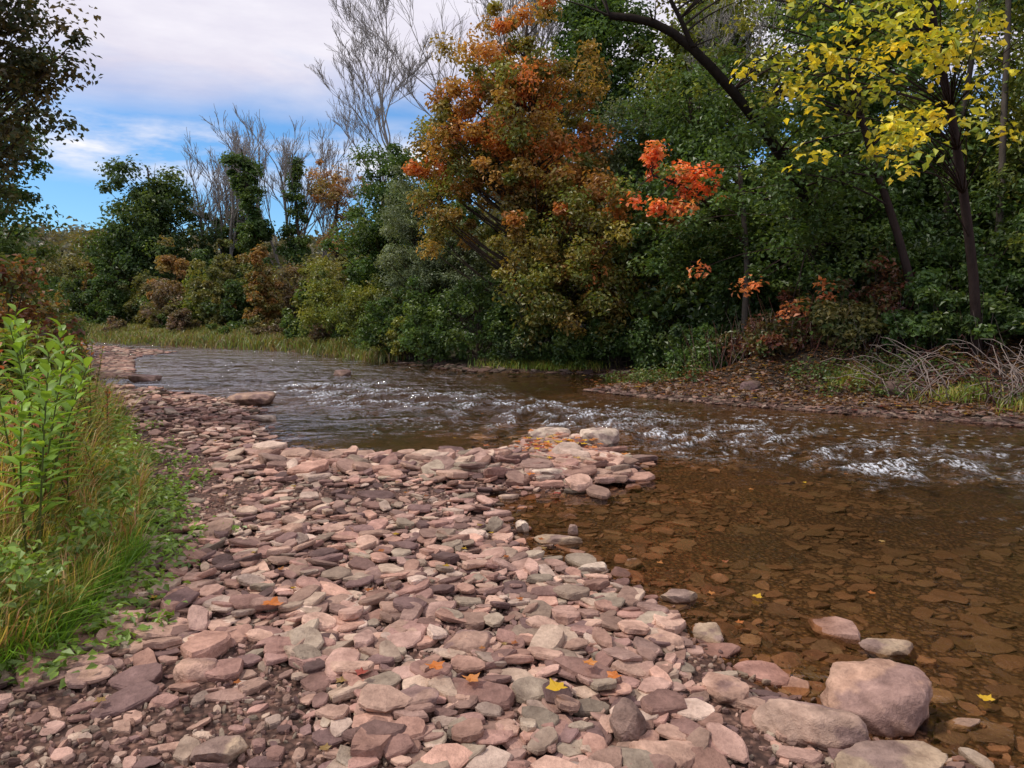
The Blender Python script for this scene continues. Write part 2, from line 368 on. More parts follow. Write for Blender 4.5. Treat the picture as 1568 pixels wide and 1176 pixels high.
rl=[('sandstone_boulder',1.46,2.88,.50,.36,.19,(.48,.30,.215),-.01,.15),('sandstone_boulder',1.10,2.66,.38,.20,.12,(.38,.26,.20),.03,-.3),
('flat_rock',1.25,2.40,.5,.3,.08,tn,None,.1),('flat_rock',.70,3.42,.30,.24,.06,pk,None,.2),('flat_rock',.96,3.55,.20,.22,.07,tn,None,1.2),
('flat_rock',1.78,3.42,.30,.18,.06,tn,-.02,.1),('flat_rock',.93,4.05,.26,.16,.05,tn,-.0,.1),
('flat_rock',.30,5.07,.42,.18,.05,tn,-.0,-.1),('flat_rock',.08,5.32,.12,.12,.09,lt,0.0,.5),('flat_rock',.43,5.25,.09,.08,.08,dk,0.0,.2),
('flat_rock',.50,4.50,.24,.14,.06,lt,None,.4),('sandstone_boulder',1.0,8.9,.55,.45,.20,lt,None,-.2),('flat_rock',.47,9.2,.6,.40,.14,lt,None,.1),
('flat_rock',.38,6.9,.55,.28,.10,lt,.03,.2),('flat_rock',.78,7.3,.5,.3,.08,dk,.03,.1),('flat_rock',1.35,7.8,.45,.25,.08,dk,.0,.1),
('flat_rock',-2.3,7.2,.38,.3,.16,dk,None,.3),('flat_rock',-2.2,7.8,.7,.3,.10,pk,None,.1),('flat_rock',-4.35,12.6,1.0,.8,.24,(.36,.24,.18),-.02,.1),('flat_rock',-3.6,10.6,.7,.4,.10,lt,0,.4),
('flat_rock',-4.0,18,.5,.4,.14,dk,0,.1),('sandstone_boulder',5.6,15.6,1.0,.7,.6,(.10,.07,.06),None,.1),('flat_rock',-8,16.5,1.0,.6,.16,dk,0,.1),('flat_rock',-5.5,12.9,.9,.5,.10,pk,.02,.3),
('flat_rock',-1.45,4.9,.22,.16,.10,pk,None,.1),('flat_rock',-.38,2.75,.28,.20,.08,(.36,.23,.18),None,.6),('sandstone_boulder',-1.3,3.0,.22,.18,.10,pk,.06,.2),
('flat_rock',-.2,3.3,.34,.24,.07,(.39,.25,.19),None,.9),('flat_rock',-1.0,2.45,.26,.22,.07,tn,None,.9),('flat_rock',.55,2.45,.34,.24,.07,pk,None,.2),('sandstone_boulder',.42,2.62,.14,.15,.11,dk,.07,.2),('flat_rock',-.75,4.2,.34,.22,.06,pk,None,.3),
('flat_rock',.2,2.3,.3,.2,.07,lt,None,.3),('flat_rock',.85,2.95,.3,.2,.07,pk,None,2.),
('sandstone_boulder',6.2,12.2,.5,.35,.2,(.12,.08,.065),None,.3),('sandstone_boulder',4.2,13.3,.4,.3,.16,(.12,.08,.065),None,.3)]
for i,a in enumerate(rl):
    nm,x,y,w,d,hh,c,z,yaw=a;rock(nm,x,y,w,d,hh,c,z,yaw,seed=i+1,flat=.4 if nm=='flat_rock' else .62)

# ------------------------------------------------------------ plants
def tube(mb,pts,rad,col,sides=5,m=0):
    P=np.asarray(pts,float);k=len(P);r=np.asarray(rad,float)
    T=nrmz(np.gradient(P,axis=0));ref=np.array([.3,.9,.2]) if abs(T[0,2])>.6 else np.array([0,0,1.])
    A=nrmz(np.cross(T,ref));B=np.cross(T,A)
    a=np.arange(sides)/sides*2*np.pi
    V=P[:,None]+r[:,None,None]*(np.cos(a)[None,:,None]*A[:,None]+np.sin(a)[None,:,None]*B[:,None])
    i=np.arange(sides);j=(i+1)%sides
    Q=np.concatenate([np.stack([q*sides+i,q*sides+j,(q+1)*sides+j,(q+1)*sides+i],1) for q in range(k-1)])
    mb.add(V.reshape(-1,3),Q,np.array(col),m,True)
def leaves(mb,C_,nr,size,col,asp=.62,fold=.16,m=1,T=None):
    n=len(C_);nr=nrmz(nr)
    t=rng.normal(0,1,(n,3)) if T is None else T
    t=nrmz(t-(t*nr).sum(1,keepdims=True)*nr);b=np.cross(nr,t);s=size[:,None]
    V=np.stack([C_-t*s*.5,C_+b*s*asp*.5+nr*fold*s-t*s*.05,C_+t*s*.5-nr*s*.08,C_-b*s*asp*.5+nr*fold*s-t*s*.05],1).reshape(-1,3)
    Fq=np.arange(4*n).reshape(n,4);mb.add(V,Fq,np.repeat(col,4,0),m,False)
GREEN=[(.055,.10,.024),(.045,.085,.022),(.08,.12,.028),(.035,.07,.02)]
DGREEN=[(.038,.072,.024),(.032,.06,.022),(.05,.085,.024),(.065,.10,.022)]
YG=[(.13,.15,.03),(.09,.13,.028),(.17,.17,.035),(.06,.09,.025)]
ORG=[(.33,.15,.045),(.28,.145,.045),(.25,.15,.04),(.35,.13,.045),(.20,.14,.035),(.16,.13,.035)]
OLIVE=[(.11,.11,.035),(.09,.105,.035),(.14,.12,.04),(.065,.085,.028)]
WILL=[(.11,.145,.085),(.09,.125,.07),(.13,.16,.095)]
RED=[(.50,.11,.045),(.50,.15,.06),(.42,.10,.045),(.50,.20,.08),(.42,.22,.08)]
YEL=[(.46,.41,.04),(.40,.38,.04),(.52,.42,.045),(.46,.40,.04),(.26,.30,.04),(.14,.20,.035)]
BURG=[(.13,.04,.03),(.09,.04,.028),(.16,.08,.035),(.05,.07,.02),(.06,.085,.025)]
BARKC=(.075,.055,.042)
def clump_leaves(mb,cs,cc,per,cr,ls,pals,var=.28,up=.6,flat=.75,asp=.62):
    n=len(cs);N_=n*per
    C_=np.repeat(cs,per,0);rel=nrmz(rng.normal(0,1,(N_,3)))*(rng.random((N_,1))**.6*1.15)*np.repeat(cr,per)[:,None];rel[:,2]*=flat
    nr=nrmz(rel)*.55+np.array([0,0,up])+rng.normal(0,.45,(N_,3))
    base=np.array(pals)
    pc=base[rng.integers(0,len(base),n)] if cc is None else cc
    pc=pc*rng.uniform(.65,1.35,(n,1))
    alt=base[rng.integers(0,len(base),N_)]
    mixf=.6 if cc is None else .82
    col=np.repeat(pc,per,0)*mixf+alt*(1-mixf)
    col=col*rng.uniform(1-var,1+var,(N_,1))
    leaves(mb,C_+rel,nr,ls*rng.uniform(.65,1.25,N_),col,asp=asp)
def ell(n,lobes,shell=.5,seed=0):
    w=np.array([l[3]*l[4]*l[5] for l in lobes])**.75;k=rng.choice(len(lobes),n,p=w/w.sum());L_=np.array(lobes)[k]
    d=nrmz(rng.normal(0,1,(n,3)));rr=rng.random((n,1))**shell
    rr*=(.66+.62*vn(np.arctan2(d[:,1],d[:,0])*2.2+seed*3.1+9,d[:,2]*3.2+seed+5,3))[:,None]
    return L_[:,:3]+d*rr*L_[:,3:6]
tid=[0]
def tree(name,x,y,trunkpts,lobes,nc,per,cr,ls,pals,tr=.12,bark=BARKC,cfun=None,asp=.62,shell=.45,up=.6,branches=True,bz=None,flat=.75):
    """trunkpts relative xyz list; lobes relative ellipsoids"""
    tid[0]+=1;z=h1(x,y) if bz is None else bz;mb=MB()
    P=np.array(trunkpts,float);t=np.linspace(0,1,len(P));tt=np.linspace(0,1,12)
    TP=np.stack([np.interp(tt,t,P[:,k]) for k in range(3)],1);TP[1:-1,:2]+=rng.normal(0,.035*P[-1,2]/6,(10,2))
    TP[0,2]-=.3
    tube(mb,TP,tr*(1.15-.95*tt),bark,7)
    cs=ell(nc,lobes,shell,tid[0])
    if branches:
        for c in cs[:int(nc*.6)]:
            hd=np.hypot(c[0],c[1]);zt=np.clip(c[2]-.55*hd-.4,TP[-1,2]*.12,TP[-1,2]*.97)
            s=np.array([np.interp(zt,TP[:,2],TP[:,0]),np.interp(zt,TP[:,2],TP[:,1]),zt])
            u=np.linspace(0,1,5)[:,None];mid=(s+c)/2+np.array([0,0,-.12*hd])+rng.normal(0,.12,3)
            B=(1-u)**2*s+2*u*(1-u)*mid+u*u*c
            r0=max(.012,tr*.32*(1-zt/TP[-1,2]*.6));tube(mb,B,np.linspace(r0,.006,5),bark,4)
    crr=cr*rng.uniform(.5,1.45,nc)
    cc=None if cfun is None else cfun(cs)
    clump_leaves(mb,cs,cc,per,crr,ls,pals,asp=asp,up=up,flat=flat)
    o=mb.build(name,[BARK,LEAF]);o.location=(x,y,z);return o
def simple(name,x,y,h,r,pals,nc=90,per=220,ls=.13,cr=None,low=.25,tr=.12,**k):
    cr=cr or r*.22;nc=int(nc*1.35);per=int(per*.72)
    mid=h*(low+(1-low)/2);hh=h*(1-low)/2
    lobes=[(0,0,mid,r*.85,r*.85,hh*.95),(rng.uniform(-.4,.4)*r,-.25*r,mid-hh*.35,r*.95,r*.85,hh*.55),(rng.uniform(-.4,.4)*r,.1*r,mid+hh*.4,r*.6,r*.6,hh*.55)]
    return tree(name,x,y,[(0,0,0),(rng.uniform(-.2,.2),0,h*.4),(rng.uniform(-.3,.3),0,h*.9)],lobes,nc,per,cr,ls,pals,tr=tr,**k)
def bush(name,x,y,h,r,pals,nc=45,per=200,ls=.10,**k):
    nc=int(nc*1.4);per=int(per*.7)
    return tree(name,x,y,[(0,0,0),(0,0,h*.3),(.05,0,h*.6)],[(0,0,h*.5,r,r*.85,h*.52),(rng.uniform(-.4,.4)*r,-.2*r,h*.3,r*.8,r*.7,h*.32),(rng.uniform(-.5,.5)*r,0,h*.8,r*.35,r*.35,h*.35)],nc,per,max(.18,min(r,h)*.22),ls,pals,tr=.04,**k)

# main maple turning orange
def orgf(cs):
    b=np.array(ORG);n=len(cs);c=b[rng.integers(0,len(b),n)]
    g=np.array([(.08,.125,.028),(.12,.15,.03),(.06,.105,.025)])[rng.integers(0,3,n)];k=sst(4.7,1.2,cs[:,2]+rng.normal(0,1.6,n))[:,None]*.95
    k2=(rng.random((n,1))<.28)*.85
    k=np.maximum(k,k2);return c*(1-k)+g*k
tree('maple_tree',.7,20.6,[(0,0,0),(.1,-.2,2.5),(-.2,-.2,5),(-.3,-.2,8.6)],
 [(-.5,-.3,6.4,2.5,1.9,2.7),(-.3,-.3,4.2,3.1,2.2,1.9),(1.0,-1.5,3.0,2.3,1.7,1.7),(1.5,-2.0,1.5,2.3,1.4,1.3),(-1.7,-.2,5.2,1.8,1.4,2.1),(.2,-1.8,1.5,1.6,1.2,1.1)],480,155,.34,.12,ORG+YG[:2],tr=.17,cfun=orgf)
# right-hand forest
simple('oak_tree',4.7,19.6,7.6,2.5,GREEN,150,190,.13,low=.12)
simple('oak_tree',8.2,18.4,8.8,2.8,GREEN,160,190,.13,low=.1)
simple('ash_tree',12.0,17.2,9.5,2.8,YG,130,180,.13,low=.1)
simple('ash_tree',2.7,25.5,11.6,2.0,GREEN,120,180,.15,low=.35,tr=.15)
simple('ash_tree',6.0,24.5,9.6,2.6,YG,100,170,.16,low=.35)
simple('elm_tree',10.5,24,12.5,3.4,GREEN,120,180,.18,low=.4,tr=.2)
simple('elm_tree',16,22,12,3.6,GREEN,100,180,.18,low=.35,tr=.2)
simple('elm_tree',1.2,29,8.5,2.6,OLIVE,60,160,.17,low=.45)
simple('elm_tree',8,30,14,3.4,OLIVE,60,170,.22,low=.6)
simple('elm_tree',15,30,15,4.2,DGREEN,70,170,.23,low=.6)
simple('walnut_tree',10.4,14.6,7.2,1.9,YG,90,190,.11,low=.1)
simple('walnut_tree',6.8,16.2,6.2,1.7,GREEN,90,190,.11,low=.12)
simple('walnut_tree',3.4,21.0,6.6,1.6,WILL,70,180,.11,low=.2)
# left of the maple
simple('cottonwood_tree',-4.6,28,7.6,2.0,GREEN,110,190,.14,low=.1)
simple('cottonwood_tree',-2.2,25.5,6.8,1.5,GREEN,80,180,.13,low=.05)
simple('willow_tree',-3.1,24.0,5.6,1.3,WILL,95,230,.13,low=.15,asp=.25)
simple('willow_tree',-1.6,23.5,3.9,1.1,WILL,55,210,.13,low=.1,asp=.25)
# bank shrubs
for (x,y,h,r,p) in [(-3.4,22.4,1.9,1.1,GREEN),(-2.2,20.8,2.2,1.1,GREEN),(-.9,19.9,2.4,1.1,GREEN),(.2,19.3,1.8,1.0,DGREEN),(-5,25,2.2,1.2,YG),(-6.4,27.2,2.6,1.4,YG),(-3.0,21.9,1.0,.8,YG),
  (3.6,18.1,1.8,1.0,GREEN),(2.6,18.9,1.6,1.0,GREEN),(1.4,19.0,1.2,.9,GREEN),(4.6,16.9,1.5,1.1,DGREEN),(5.6,17.2,2.2,1.2,GREEN),(5.9,15.6,1.1,.8,BURG),(4.9,15.7,.9,.8,BURG),(4.1,16.2,.9,.7,GREEN),
  (6.9,14.5,1.3,.9,BURG),(7.6,15.2,2.2,1.2,GREEN),(8.6,13.8,1.7,1.1,GREEN),(9.6,13.0,2.0,1.0,YG),(7.9,13.1,.9,.8,GREEN),(10.6,12.0,1.9,1.0,GREEN),(9.0,12.2,.9,.6,YG),(6.2,14.2,.8,.7,OLIVE),(10.3,11.2,1.3,.7,GREEN),(8.6,15.4,2.6,1.3,DGREEN),(6.6,15.6,2.0,1.0,DGREEN),(9.6,14.2,2.6,1.2,GREEN),(11,13.4,3.0,1.2,YG),(5.2,14.6,.5,.5,BURG),(7.2,13.5,1.2,.8,GREEN)]:
    nm={id(BURG):'dogwood_shrub',id(YG):'honeysuckle_shrub',id(OLIVE):'dogwood_shrub'}.get(id(p),'riverside_shrub')
    bush(nm,x,y,h,r,p,nc=40,per=150 if p is not BURG else 90,ls=.105)
# far left treeline
simple('oak_tree',-20.3,43,9.6,3.1,DGREEN,140,170,.22,low=.05,tr=.2)
simple('oak_tree',-16.6,44,7.2,2.0,DGREEN,60,160,.21,low=.05)
simple('elm_tree',-25.5,47,5.6,2.6,OLIVE,60,160,.23,low=.05)
simple('elm_tree',-31,50,4.8,3.0,OLIVE,60,160,.23,low=.05)
tree('vine_covered_tree',-14.1,42,[(0,0,0),(.2,0,5),(-.5,0,9.3)],[(-.3,0,7.6,.85,.7,1.5),(0,0,4.8,.9,.8,2.2),(-.9,0,8.7,.7,.5,.5)],60,180,.42,.18,GREEN,tr=.2)
tree('vine_covered_tree',-11.9,42.5,[(0,0,0),(.1,0,5),(-.1,0,9)],[(0,0,6.8,.5,.5,2.0),(0,0,4,.8,.8,1.8)],40,150,.35,.18,GREEN,tr=.15)
tree('maple_tree',-9.8,43,[(0,0,0),(0,0,4),(.2,0,8.5)],[(0,0,7.0,1.7,1.5,1.9),(0,0,4.6,1.4,1.4,1.4)],60,70,.4,.17,[(.30,.15,.10),(.33,.20,.10),(.20,.14,.07),(.16,.15,.05)],tr=.12)
RUST=[(.20,.12,.05),(.15,.12,.04),(.24,.13,.05),(.10,.11,.035)]
for i in range(22):
    x=-27+i*1.02+rng.uniform(-.4,.4);y=np.interp(x,[-27,-20,-12,-5],[44,39.5,34,31])+rng.uniform(-.8,1.5);h=rng.uniform(1.8,4.4)
    bush(['riverside_shrub','honeysuckle_shrub','riverside_shrub'][i%3],x,y,h,rng.uniform(1.0,1.8),[GREEN,YG,OLIVE,DGREEN,RUST,[(.14,.10,.07),(.12,.09,.06),(.10,.10,.05)]][i%6],nc=42,per=130,ls=.17)
for i in range(14):
    t=i/13;x=np.interp(t,[0,.5,1],[-22,-12,-5])+rng.uniform(-.8,.8);y=np.interp(x,[-22,-12,-5],[38.5,31.5,25.5])+rng.uniform(0,1.6)
    bush('meadow_shrub',x,y,rng.uniform(.5,1.0),rng.uniform(.5,1.1),[OLIVE,GREEN,[(.14,.09,.07),(.12,.09,.07),(.10,.09,.05)]][i%3],nc=18,per=110,ls=.13)
# left bank
tree('ash_tree',-8.2,10.3,[(0,0,0),(.2,0,3),(.3,.1,6),(.5,0,8.2)],[(.9,0,6.3,1.9,1.4,1.5),(1.4,0,5.0,1.2,1.0,1.1),(1.2,0,4.0,1.2,1.0,.8),(.8,0,3.0,1.1,1.0,.8)],210,90,.30,.09,[(.04,.055,.03),(.05,.065,.03),(.10,.075,.03)],tr=.13)
simple('ash_tree',-11.2,16.5,7.0,1.6,GREEN,70,170,.11,low=.15)
simple('elm_tree',-17,24,5.0,2.2,GREEN,70,160,.14,low=.05)
for (x,y,h,r,p) in [(-7.4,11.6,1.5,.9,OLIVE),(-9.3,14.2,1.6,1.0,OLIVE),(-8.6,13.0,1.2,.8,GREEN),(-6.0,8.8,1.6,.8,BURG),(-6.9,10.2,1.9,.9,YG),(-10.6,17.2,1.6,1.0,GREEN),(-5.1,7.6,1.1,.5,GREEN),(-5.4,8.4,1.2,.6,YG),(-12.8,20.5,1.8,1.1,OLIVE),(-15.5,25,1.8,1.2,YG),(-8.2,11.4,2.2,1.0,BURG),(-11.8,17,2.4,1.0,BURG),(-4.3,6.4,1.1,.5,YG),(-7.6,10.8,2.0,1.0,GREEN),(-4.9,7.2,1.5,.5,BURG)]:
    bush('dogwood_shrub' if p is BURG else 'riverside_shrub',x,y,h,r,p,nc=45,per=160,ls=.075)

# bare trees (recursive)
def bare(name,x,y,h,tr,col,seed,spread=.5,levels=4,stems=1,minr=.008):
    r=np.random.default_rng(seed);mb=MB()
    def grow(p,d,L,rad,lev):
        k=7;pts=[p];dd=d.copy()
        for i in range(k-1):
            dd=nrmz(dd+r.normal(0,.13,3)+np.array([0,0,.06]));pts.append(pts[-1]+dd*L/(k-1))
        pts=np.array(pts);tube(mb,pts,np.linspace(rad,max(rad*.4,minr*.7),k),col,6 if lev==levels else 3)
        if lev==0: return
        for j in range(r.integers(6,10) if lev>1 else 6):
            t=r.uniform(.3,1);i=int(t*(k-1)*.999);f=t*(k-1)-i;q=pts[i]*(1-f)+pts[min(i+1,k-1)]*f
            ax=nrmz(r.normal(0,1,3));nd=nrmz(dd+ax*spread*1.35+np.array([0,0,.2]))
            grow(q,nd,L*r.uniform(.36,.6)*(1.15-.4*t),max(rad*.42*(1.2-.5*t),minr),lev-1)
    for s in range(stems):
        grow(np.array([r.normal(0,.3)*(stems>1),0,-.2]),nrmz(np.array([r.normal(0,.10),r.normal(0,.1),1.])),h*.78,tr,levels)
    o=mb.build(name,[BARK]);o.location=(x,y,h1(x,y));return o
gb=(.30,.27,.25)
bare('bare_tree',-2.6,29,12.2,.10,gb,3,levels=4,spread=.42)
bare('bare_tree',-1.4,29.5,13,.10,gb,31,levels=3,spread=.42)
bare('bare_tree',-.2,28.5,13.2,.11,gb,4,levels=4,spread=.42)
bare('bare_tree',-5.2,31,9.8,.09,gb,5,levels=3)
bare('bare_tree',4.2,22.5,9.6,.10,gb,6,levels=4)
bare('bare_tree',5.4,20.5,9.8,.09,gb,16,levels=3)
for i,(x,hh) in enumerate([(-18.4,9.4),(-17.2,10.3),(-16,11),(-14.7,10.4),(-13.2,11),(-12.2,10.6),(-10.8,9.8)]):
    bare('bare_tree',x,45+rng.uniform(-1,1),hh,.12,gb,20+i,levels=3,minr=.014,spread=.34,stems=1+(i%3==1))

# leaning trunks and yellow-leaved tree on the right
def wtube(mb,pts,r0,r1,col,sides=7):
    P=np.array(pts,float);t=np.linspace(0,1,len(P));tt=np.linspace(0,1,14)
    Q=np.stack([np.interp(tt,t,P[:,k]) for k in range(3)],1);Q[1:-1]+=rng.normal(0,.025,(12,3))
    for _ in range(2): Q[1:-1]=(Q[:-2]+2*Q[1:-1]+Q[2:])/4
    tube(mb,Q,np.linspace(r0,r1,14),col,sides);return Q
def attach(mb,Q,cs,col,r=.022):
    for c in cs:
        d=np.linalg.norm(Q-c,axis=1)+np.clip(Q[:,2]-c[2]+.2,0,9)*1.0;s=Q[np.argmin(d)]
        u=np.linspace(0,1,6)[:,None];L_=np.linalg.norm(c-s);mid=(s+c)/2+np.array([0,0,.10*L_])+rng.normal(0,.08,3)
        tube(mb,(1-u)**2*s+2*u*(1-u)*mid+u*u*c,np.linspace(r,.004,6),col,4)
def leafbr(mb,cs,per,cr,ls,pals,flat=.45):
    clump_leaves(mb,cs,None,per,cr*rng.uniform(.6,1.3,len(cs)),ls,pals,var=.3,up=.9,flat=flat,asp=.66)
rn=lambda m,s,n:rng.normal(m,s,(n,3))
mb=MB();tc_=(.055,.038,.034)
Q=wtube(mb,[(8.0,13,.4),(7.6,12.6,2.2),(6.8,12,4.4),(5.7,10.9,5.7),(5.0,10,7.2)],.09,.035,tc_)
cs=np.concatenate([rn((5.0,9.3,4.65),(.34,.6,.36),18),rn((3.7,9.3,4.3),(.3,.5,.5),13),rn((4.3,9.0,3.6),(.45,.5,.3),10),rn((5.5,9.6,4.1),(.4,.5,.55),10),rn((4.2,9.4,5.2),(.9,.5,.3),14)])
attach(mb,Q,cs,tc_,.012);leafbr(mb,cs,24,.27,.108,YEL,.6);mb.build('yellow_leaved_tree',[BARK,LEAF])
mb=MB();Q=wtube(mb,[(7.8,14.2,.6),(7.2,14,2.5),(6.5,14,4.2),(5.9,13.8,5.8),(5.4,13.6,8.0)],.085,.04,tc_)
cs=rn((5.6,13.3,6.2),(1.1,.5,1.1),40);attach(mb,Q,cs,tc_);leafbr(mb,cs,60,.33,.10,YG);mb.build('leaning_tree',[BARK,LEAF])
mb=MB();bk=(.03,.024,.02);Q=wtube(mb,[(7.2,16.5,.6),(6.6,15.8,2.6),(5.4,14.8,4.2),(3.9,13.6,5.2),(3.1,13.2,5.8),(2.4,13,6.3),(1.6,13,6.35)],.12,.06,bk)
w2=wtube(mb,[(3.0,13.1,5.9),(2.6,13,6.6),(2.2,13,7.9)],.05,.02,bk,5)
tw=rn((2.6,13,6.8),(.9,.4,.5),34);attach(mb,np.concatenate([Q,w2]),tw,(.05,.04,.035),.02)
cs=np.concatenate([rn((5.0,13.2,5.4),(.9,.4,.9),26),rn((5.6,14.2,3.6),(.7,.4,.7),30)]);attach(mb,Q,cs,tc_);leafbr(mb,cs,90,.38,.11,GREEN,.7)
mb.build('overhanging_tree',[BARK,LEAF])
# red maple reaching out of the woods: one long limb, leaves partly turned
mb=MB();Q=wtube(mb,[(5.6,18.6,.9),(5.3,17.8,2.6),(4.5,16.9,3.7),(3.6,16.2,4.1),(2.9,16,4.3)],.07,.02,tc_)
cs=np.concatenate([rn((3.5,15.9,4.2),(.26,.3,.16),10),rn((2.95,15.9,4.6),(.14,.2,.2),8),rn((3.95,16,4.1),(.16,.2,.18),7),rn((3.1,15.9,3.6),(.30,.3,.13),8)])
attach(mb,Q,cs,tc_,.012);leafbr(mb,cs,38,.23,.115,RED,.7)
cg=np.concatenate([rn((4.3,16.8,3.2),(.6,.4,.6),24),rn((3.4,16.6,2.9),(.5,.3,.4),16)]);attach(mb,Q,cg,tc_,.012);leafbr(mb,cg,110,.34,.11,GREEN,.7)
mb.build('red_maple_tree',[BARK,LEAF])
mb=MB();Q=wtube(mb,[(7.4,17,.9),(7.1,16.2,2.2),(6.4,15.2,2.9),(5.6,14.6,2.7)],.05,.015,tc_)
co_=np.array([(5.75,14.2,2.05),(5.85,14.2,1.85),(5.35,14.2,1.6),(5.2,14.3,1.5),(4.55,14.4,2.05),(4.35,14.5,1.95),(3.6,14.8,2.3)])
attach(mb,Q,co_,tc_,.009);leafbr(mb,co_,30,.20,.12,[(.46,.18,.08),(.40,.19,.08),(.38,.13,.06)],.8)
cg=rn((6.3,15.4,2.8),(.8,.3,.5),30);attach(mb,Q,cg,tc_,.012);leafbr(mb,cg,110,.34,.11,GREEN,.7);mb.build('maple_tree',[BARK,LEAF])
for (a,b,c) in (((9.3,15,.8),(9.5,15,4),(9.3,15,9)),((8.9,16,1),(9.0,16,4),(9.6,16,9)),((6.4,16,.8),(6.2,15.6,2.4),(6.0,15.3,4.2)),((5.0,16.3,.6),(4.9,16,2.4),(4.7,16,4.4))):
    mb=MB();Q=wtube(mb,[a,b,c],.08,.045,(.11,.09,.075));cs=np.array(c)+rng.normal(0,.5,(6,3))-np.array([0,0,.6]);attach(mb,Q,cs,tc_);leafbr(mb,cs,60,.35,.11,GREEN);mb.build('slender_tree',[BARK,LEAF])

# dead brush on right bank
mb=MB()
for i in range(300):
    x=rng.uniform(6.0,10.2);y=11.9-(x-6.8)*.45+rng.uniform(-.6,.9);z=h1(x,y)
    a=rng.uniform(0,6.28);L_=rng.uniform(.6,1.6);d=np.array([math.cos(a)*.7,math.sin(a)*.5,rng.uniform(.4,1.1)])
    u=np.linspace(0,1,7)[:,None];P=np.array([x,y,z])+u*d*L_+np.array([0,0,-.6])*u*u*L_*.8+rng.normal(0,.02,(7,3))
    tube(mb,P,np.linspace(.009,.003,7),(.30,.24,.21) if i%3 else (.14,.07,.06),4)
mb.build('dead_brush',[BARK])
mb=MB()
for i in range(200):
    x=rng.uniform(3.6,8.2);y=np.interp(x,[3.6,8.2],[15.6,12.6])+rng.uniform(-.3,.6);z=h1(x,y);L_=rng.uniform(.4,1.1)
    u=np.linspace(0,1,5)[:,None];P=np.array([x,y,z])+u*np.array([rng.normal(0,.3),rng.normal(0,.25),1])*L_+rng.normal(0,.012,(5,3))
    tube(mb,P,np.linspace(.007,.003,5),(.14,.06,.05) if i%2 else (.18,.14,.12),3)
mb.build('dogwood_stems',[BARK])

# distant wooded hill
mb=MB();n=1000
a=rng.uniform(-.95,.2,n);r=rng.uniform(60,150,n);x=np.sin(a)*r;y=np.cos(a)*r;z=H(x,y)
cs=np.stack([x,y,z+rng.uniform(.5,4.5,n)],1)
clump_leaves(mb,cs,None,60,rng.uniform(1.5,3.0,n),.8,[(.07,.08,.05),(.09,.08,.05),(.06,.07,.045),(.10,.09,.06)])
mb.build('distant_forest',[BARK,LEAF])
# woodland understorey filling the right slope
mb=MB();n=520;x=rng.uniform(3,17,n);y=rng.uniform(15.5,25,n);k=(y>18.7-.27*x);x,y=x[k],y[k];z=H(x,y)
cs=np.stack([x,y,z+rng.uniform(.1,3.2,len(x))],1);clump_leaves(mb,cs,None,80,rng.uniform(.5,.9,len(x)),.19,DGREEN)
mb.build('woodland_understorey',[BARK,LEAF])
mb=MB();n=360;x=rng.uniform(-26,1,n);y=np.interp(x,[-26,-12,-5,1],[46,38,30,24])+rng.uniform(0,6,n);z=H(x,y)
cs=np.stack([x,y,z+rng.uniform(.2,3.0,n)],1);clump_leaves(mb,cs,None,80,rng.uniform(.6,1.0,n),.21,OLIVE)
mb.build('woodland_understorey',[BARK,LEAF])
# leaf litter and low growth on the right bank
mb=MB();n=16000;x=rng.uniform(1.3,11,n);y=np.interp(x,*SH)+.25+rng.random(n)**.8*4.5;z=H(x,y)
lc=np.array([(.14,.075,.045),(.18,.10,.055),(.10,.06,.035),(.22,.13,.06),(.07,.05,.03),(.10,.045,.03)])[rng.integers(0,6,n)]*rng.uniform(.5,1.1,(n,1))
leaves(mb,np.stack([x,y,z+.02],1),np.array([0,0,1.])+rng.normal(0,.3,(n,3)),rng.uniform(.05,.11,n),lc);mb.build('leaf_litter',[BARK,LEAF])
mb=MB();n=190;x=rng.uniform(2.2,11,n);y=np.interp(x,*SH)+1.4+rng.random(n)*2.4;k=fbm(x,y,5,2)>.42;x,y=x[k],y[k];z=H(x,y)
cs=np.stack([x,y,z+.12],1);clump_leaves(mb,cs,None,60,rng.uniform(.15,.35,len(x)),.07,GREEN+GREEN+BURG,up=1);mb.build('ground_cover_plants',[BARK,LEAF])

# ------------------------------------------------------------ grass
def grass(mb,x,y,L_,wd,cols,bend=.5):
    n=len(x);z=H(x,y);B=np.stack([x,y,z-.02],1);a=rng.uniform(0,6.283,n);d=np.stack([np.cos(a),np.sin(a),np.zeros(n)],1)
    sd=np.stack([-np.sin(a+rng.normal(0,.7,n)),np.cos(a),np.zeros(n)],1);sd=nrmz(sd)
    be=(bend*rng.uniform(.2,1.6,n)*L_)[:,None];up=np.array([0,0,1.]);L2=L_[:,None];w=(wd*rng.uniform(.6,1.4,n))[:,None]
    V=[]
    for t,ww in ((0,1),(.35,.9),(.7,.6)):
        c=B+up*L2*t*(1-.22*t*bend)+d*be*t*t
        V+= [c-sd*w*ww*.5,c+sd*w*ww*.5]
    V.append(B+up*L2*(.95-.35*bend)+d*be*1.05)
    V=np.stack(V,1).reshape(-1,3);o=(np.arange(n)*7)[:,None]
    Q=np.concatenate([o+np.array([0,1,3,2]),o+np.array([2,3,5,4])]);T=o+np.array([4,5,6])
    c=np.array(cols)[rng.integers(0,len(cols),n)]*rng.uniform(.7,1.3,(n,1));n0=mb.n
    mb.add(V,Q,np.repeat(c,7,0),1,True);mb.f.append((T+n0,1,True))
GC=[(.14,.19,.035),(.11,.16,.03),(.19,.22,.04),(.26,.23,.07)]
GY=[(.30,.25,.09),(.26,.25,.06),(.17,.20,.04),(.34,.24,.12),(.26,.13,.08)]
GR=[(.10,.22,.025),(.14,.27,.03),(.08,.17,.02)]
mb=MB()
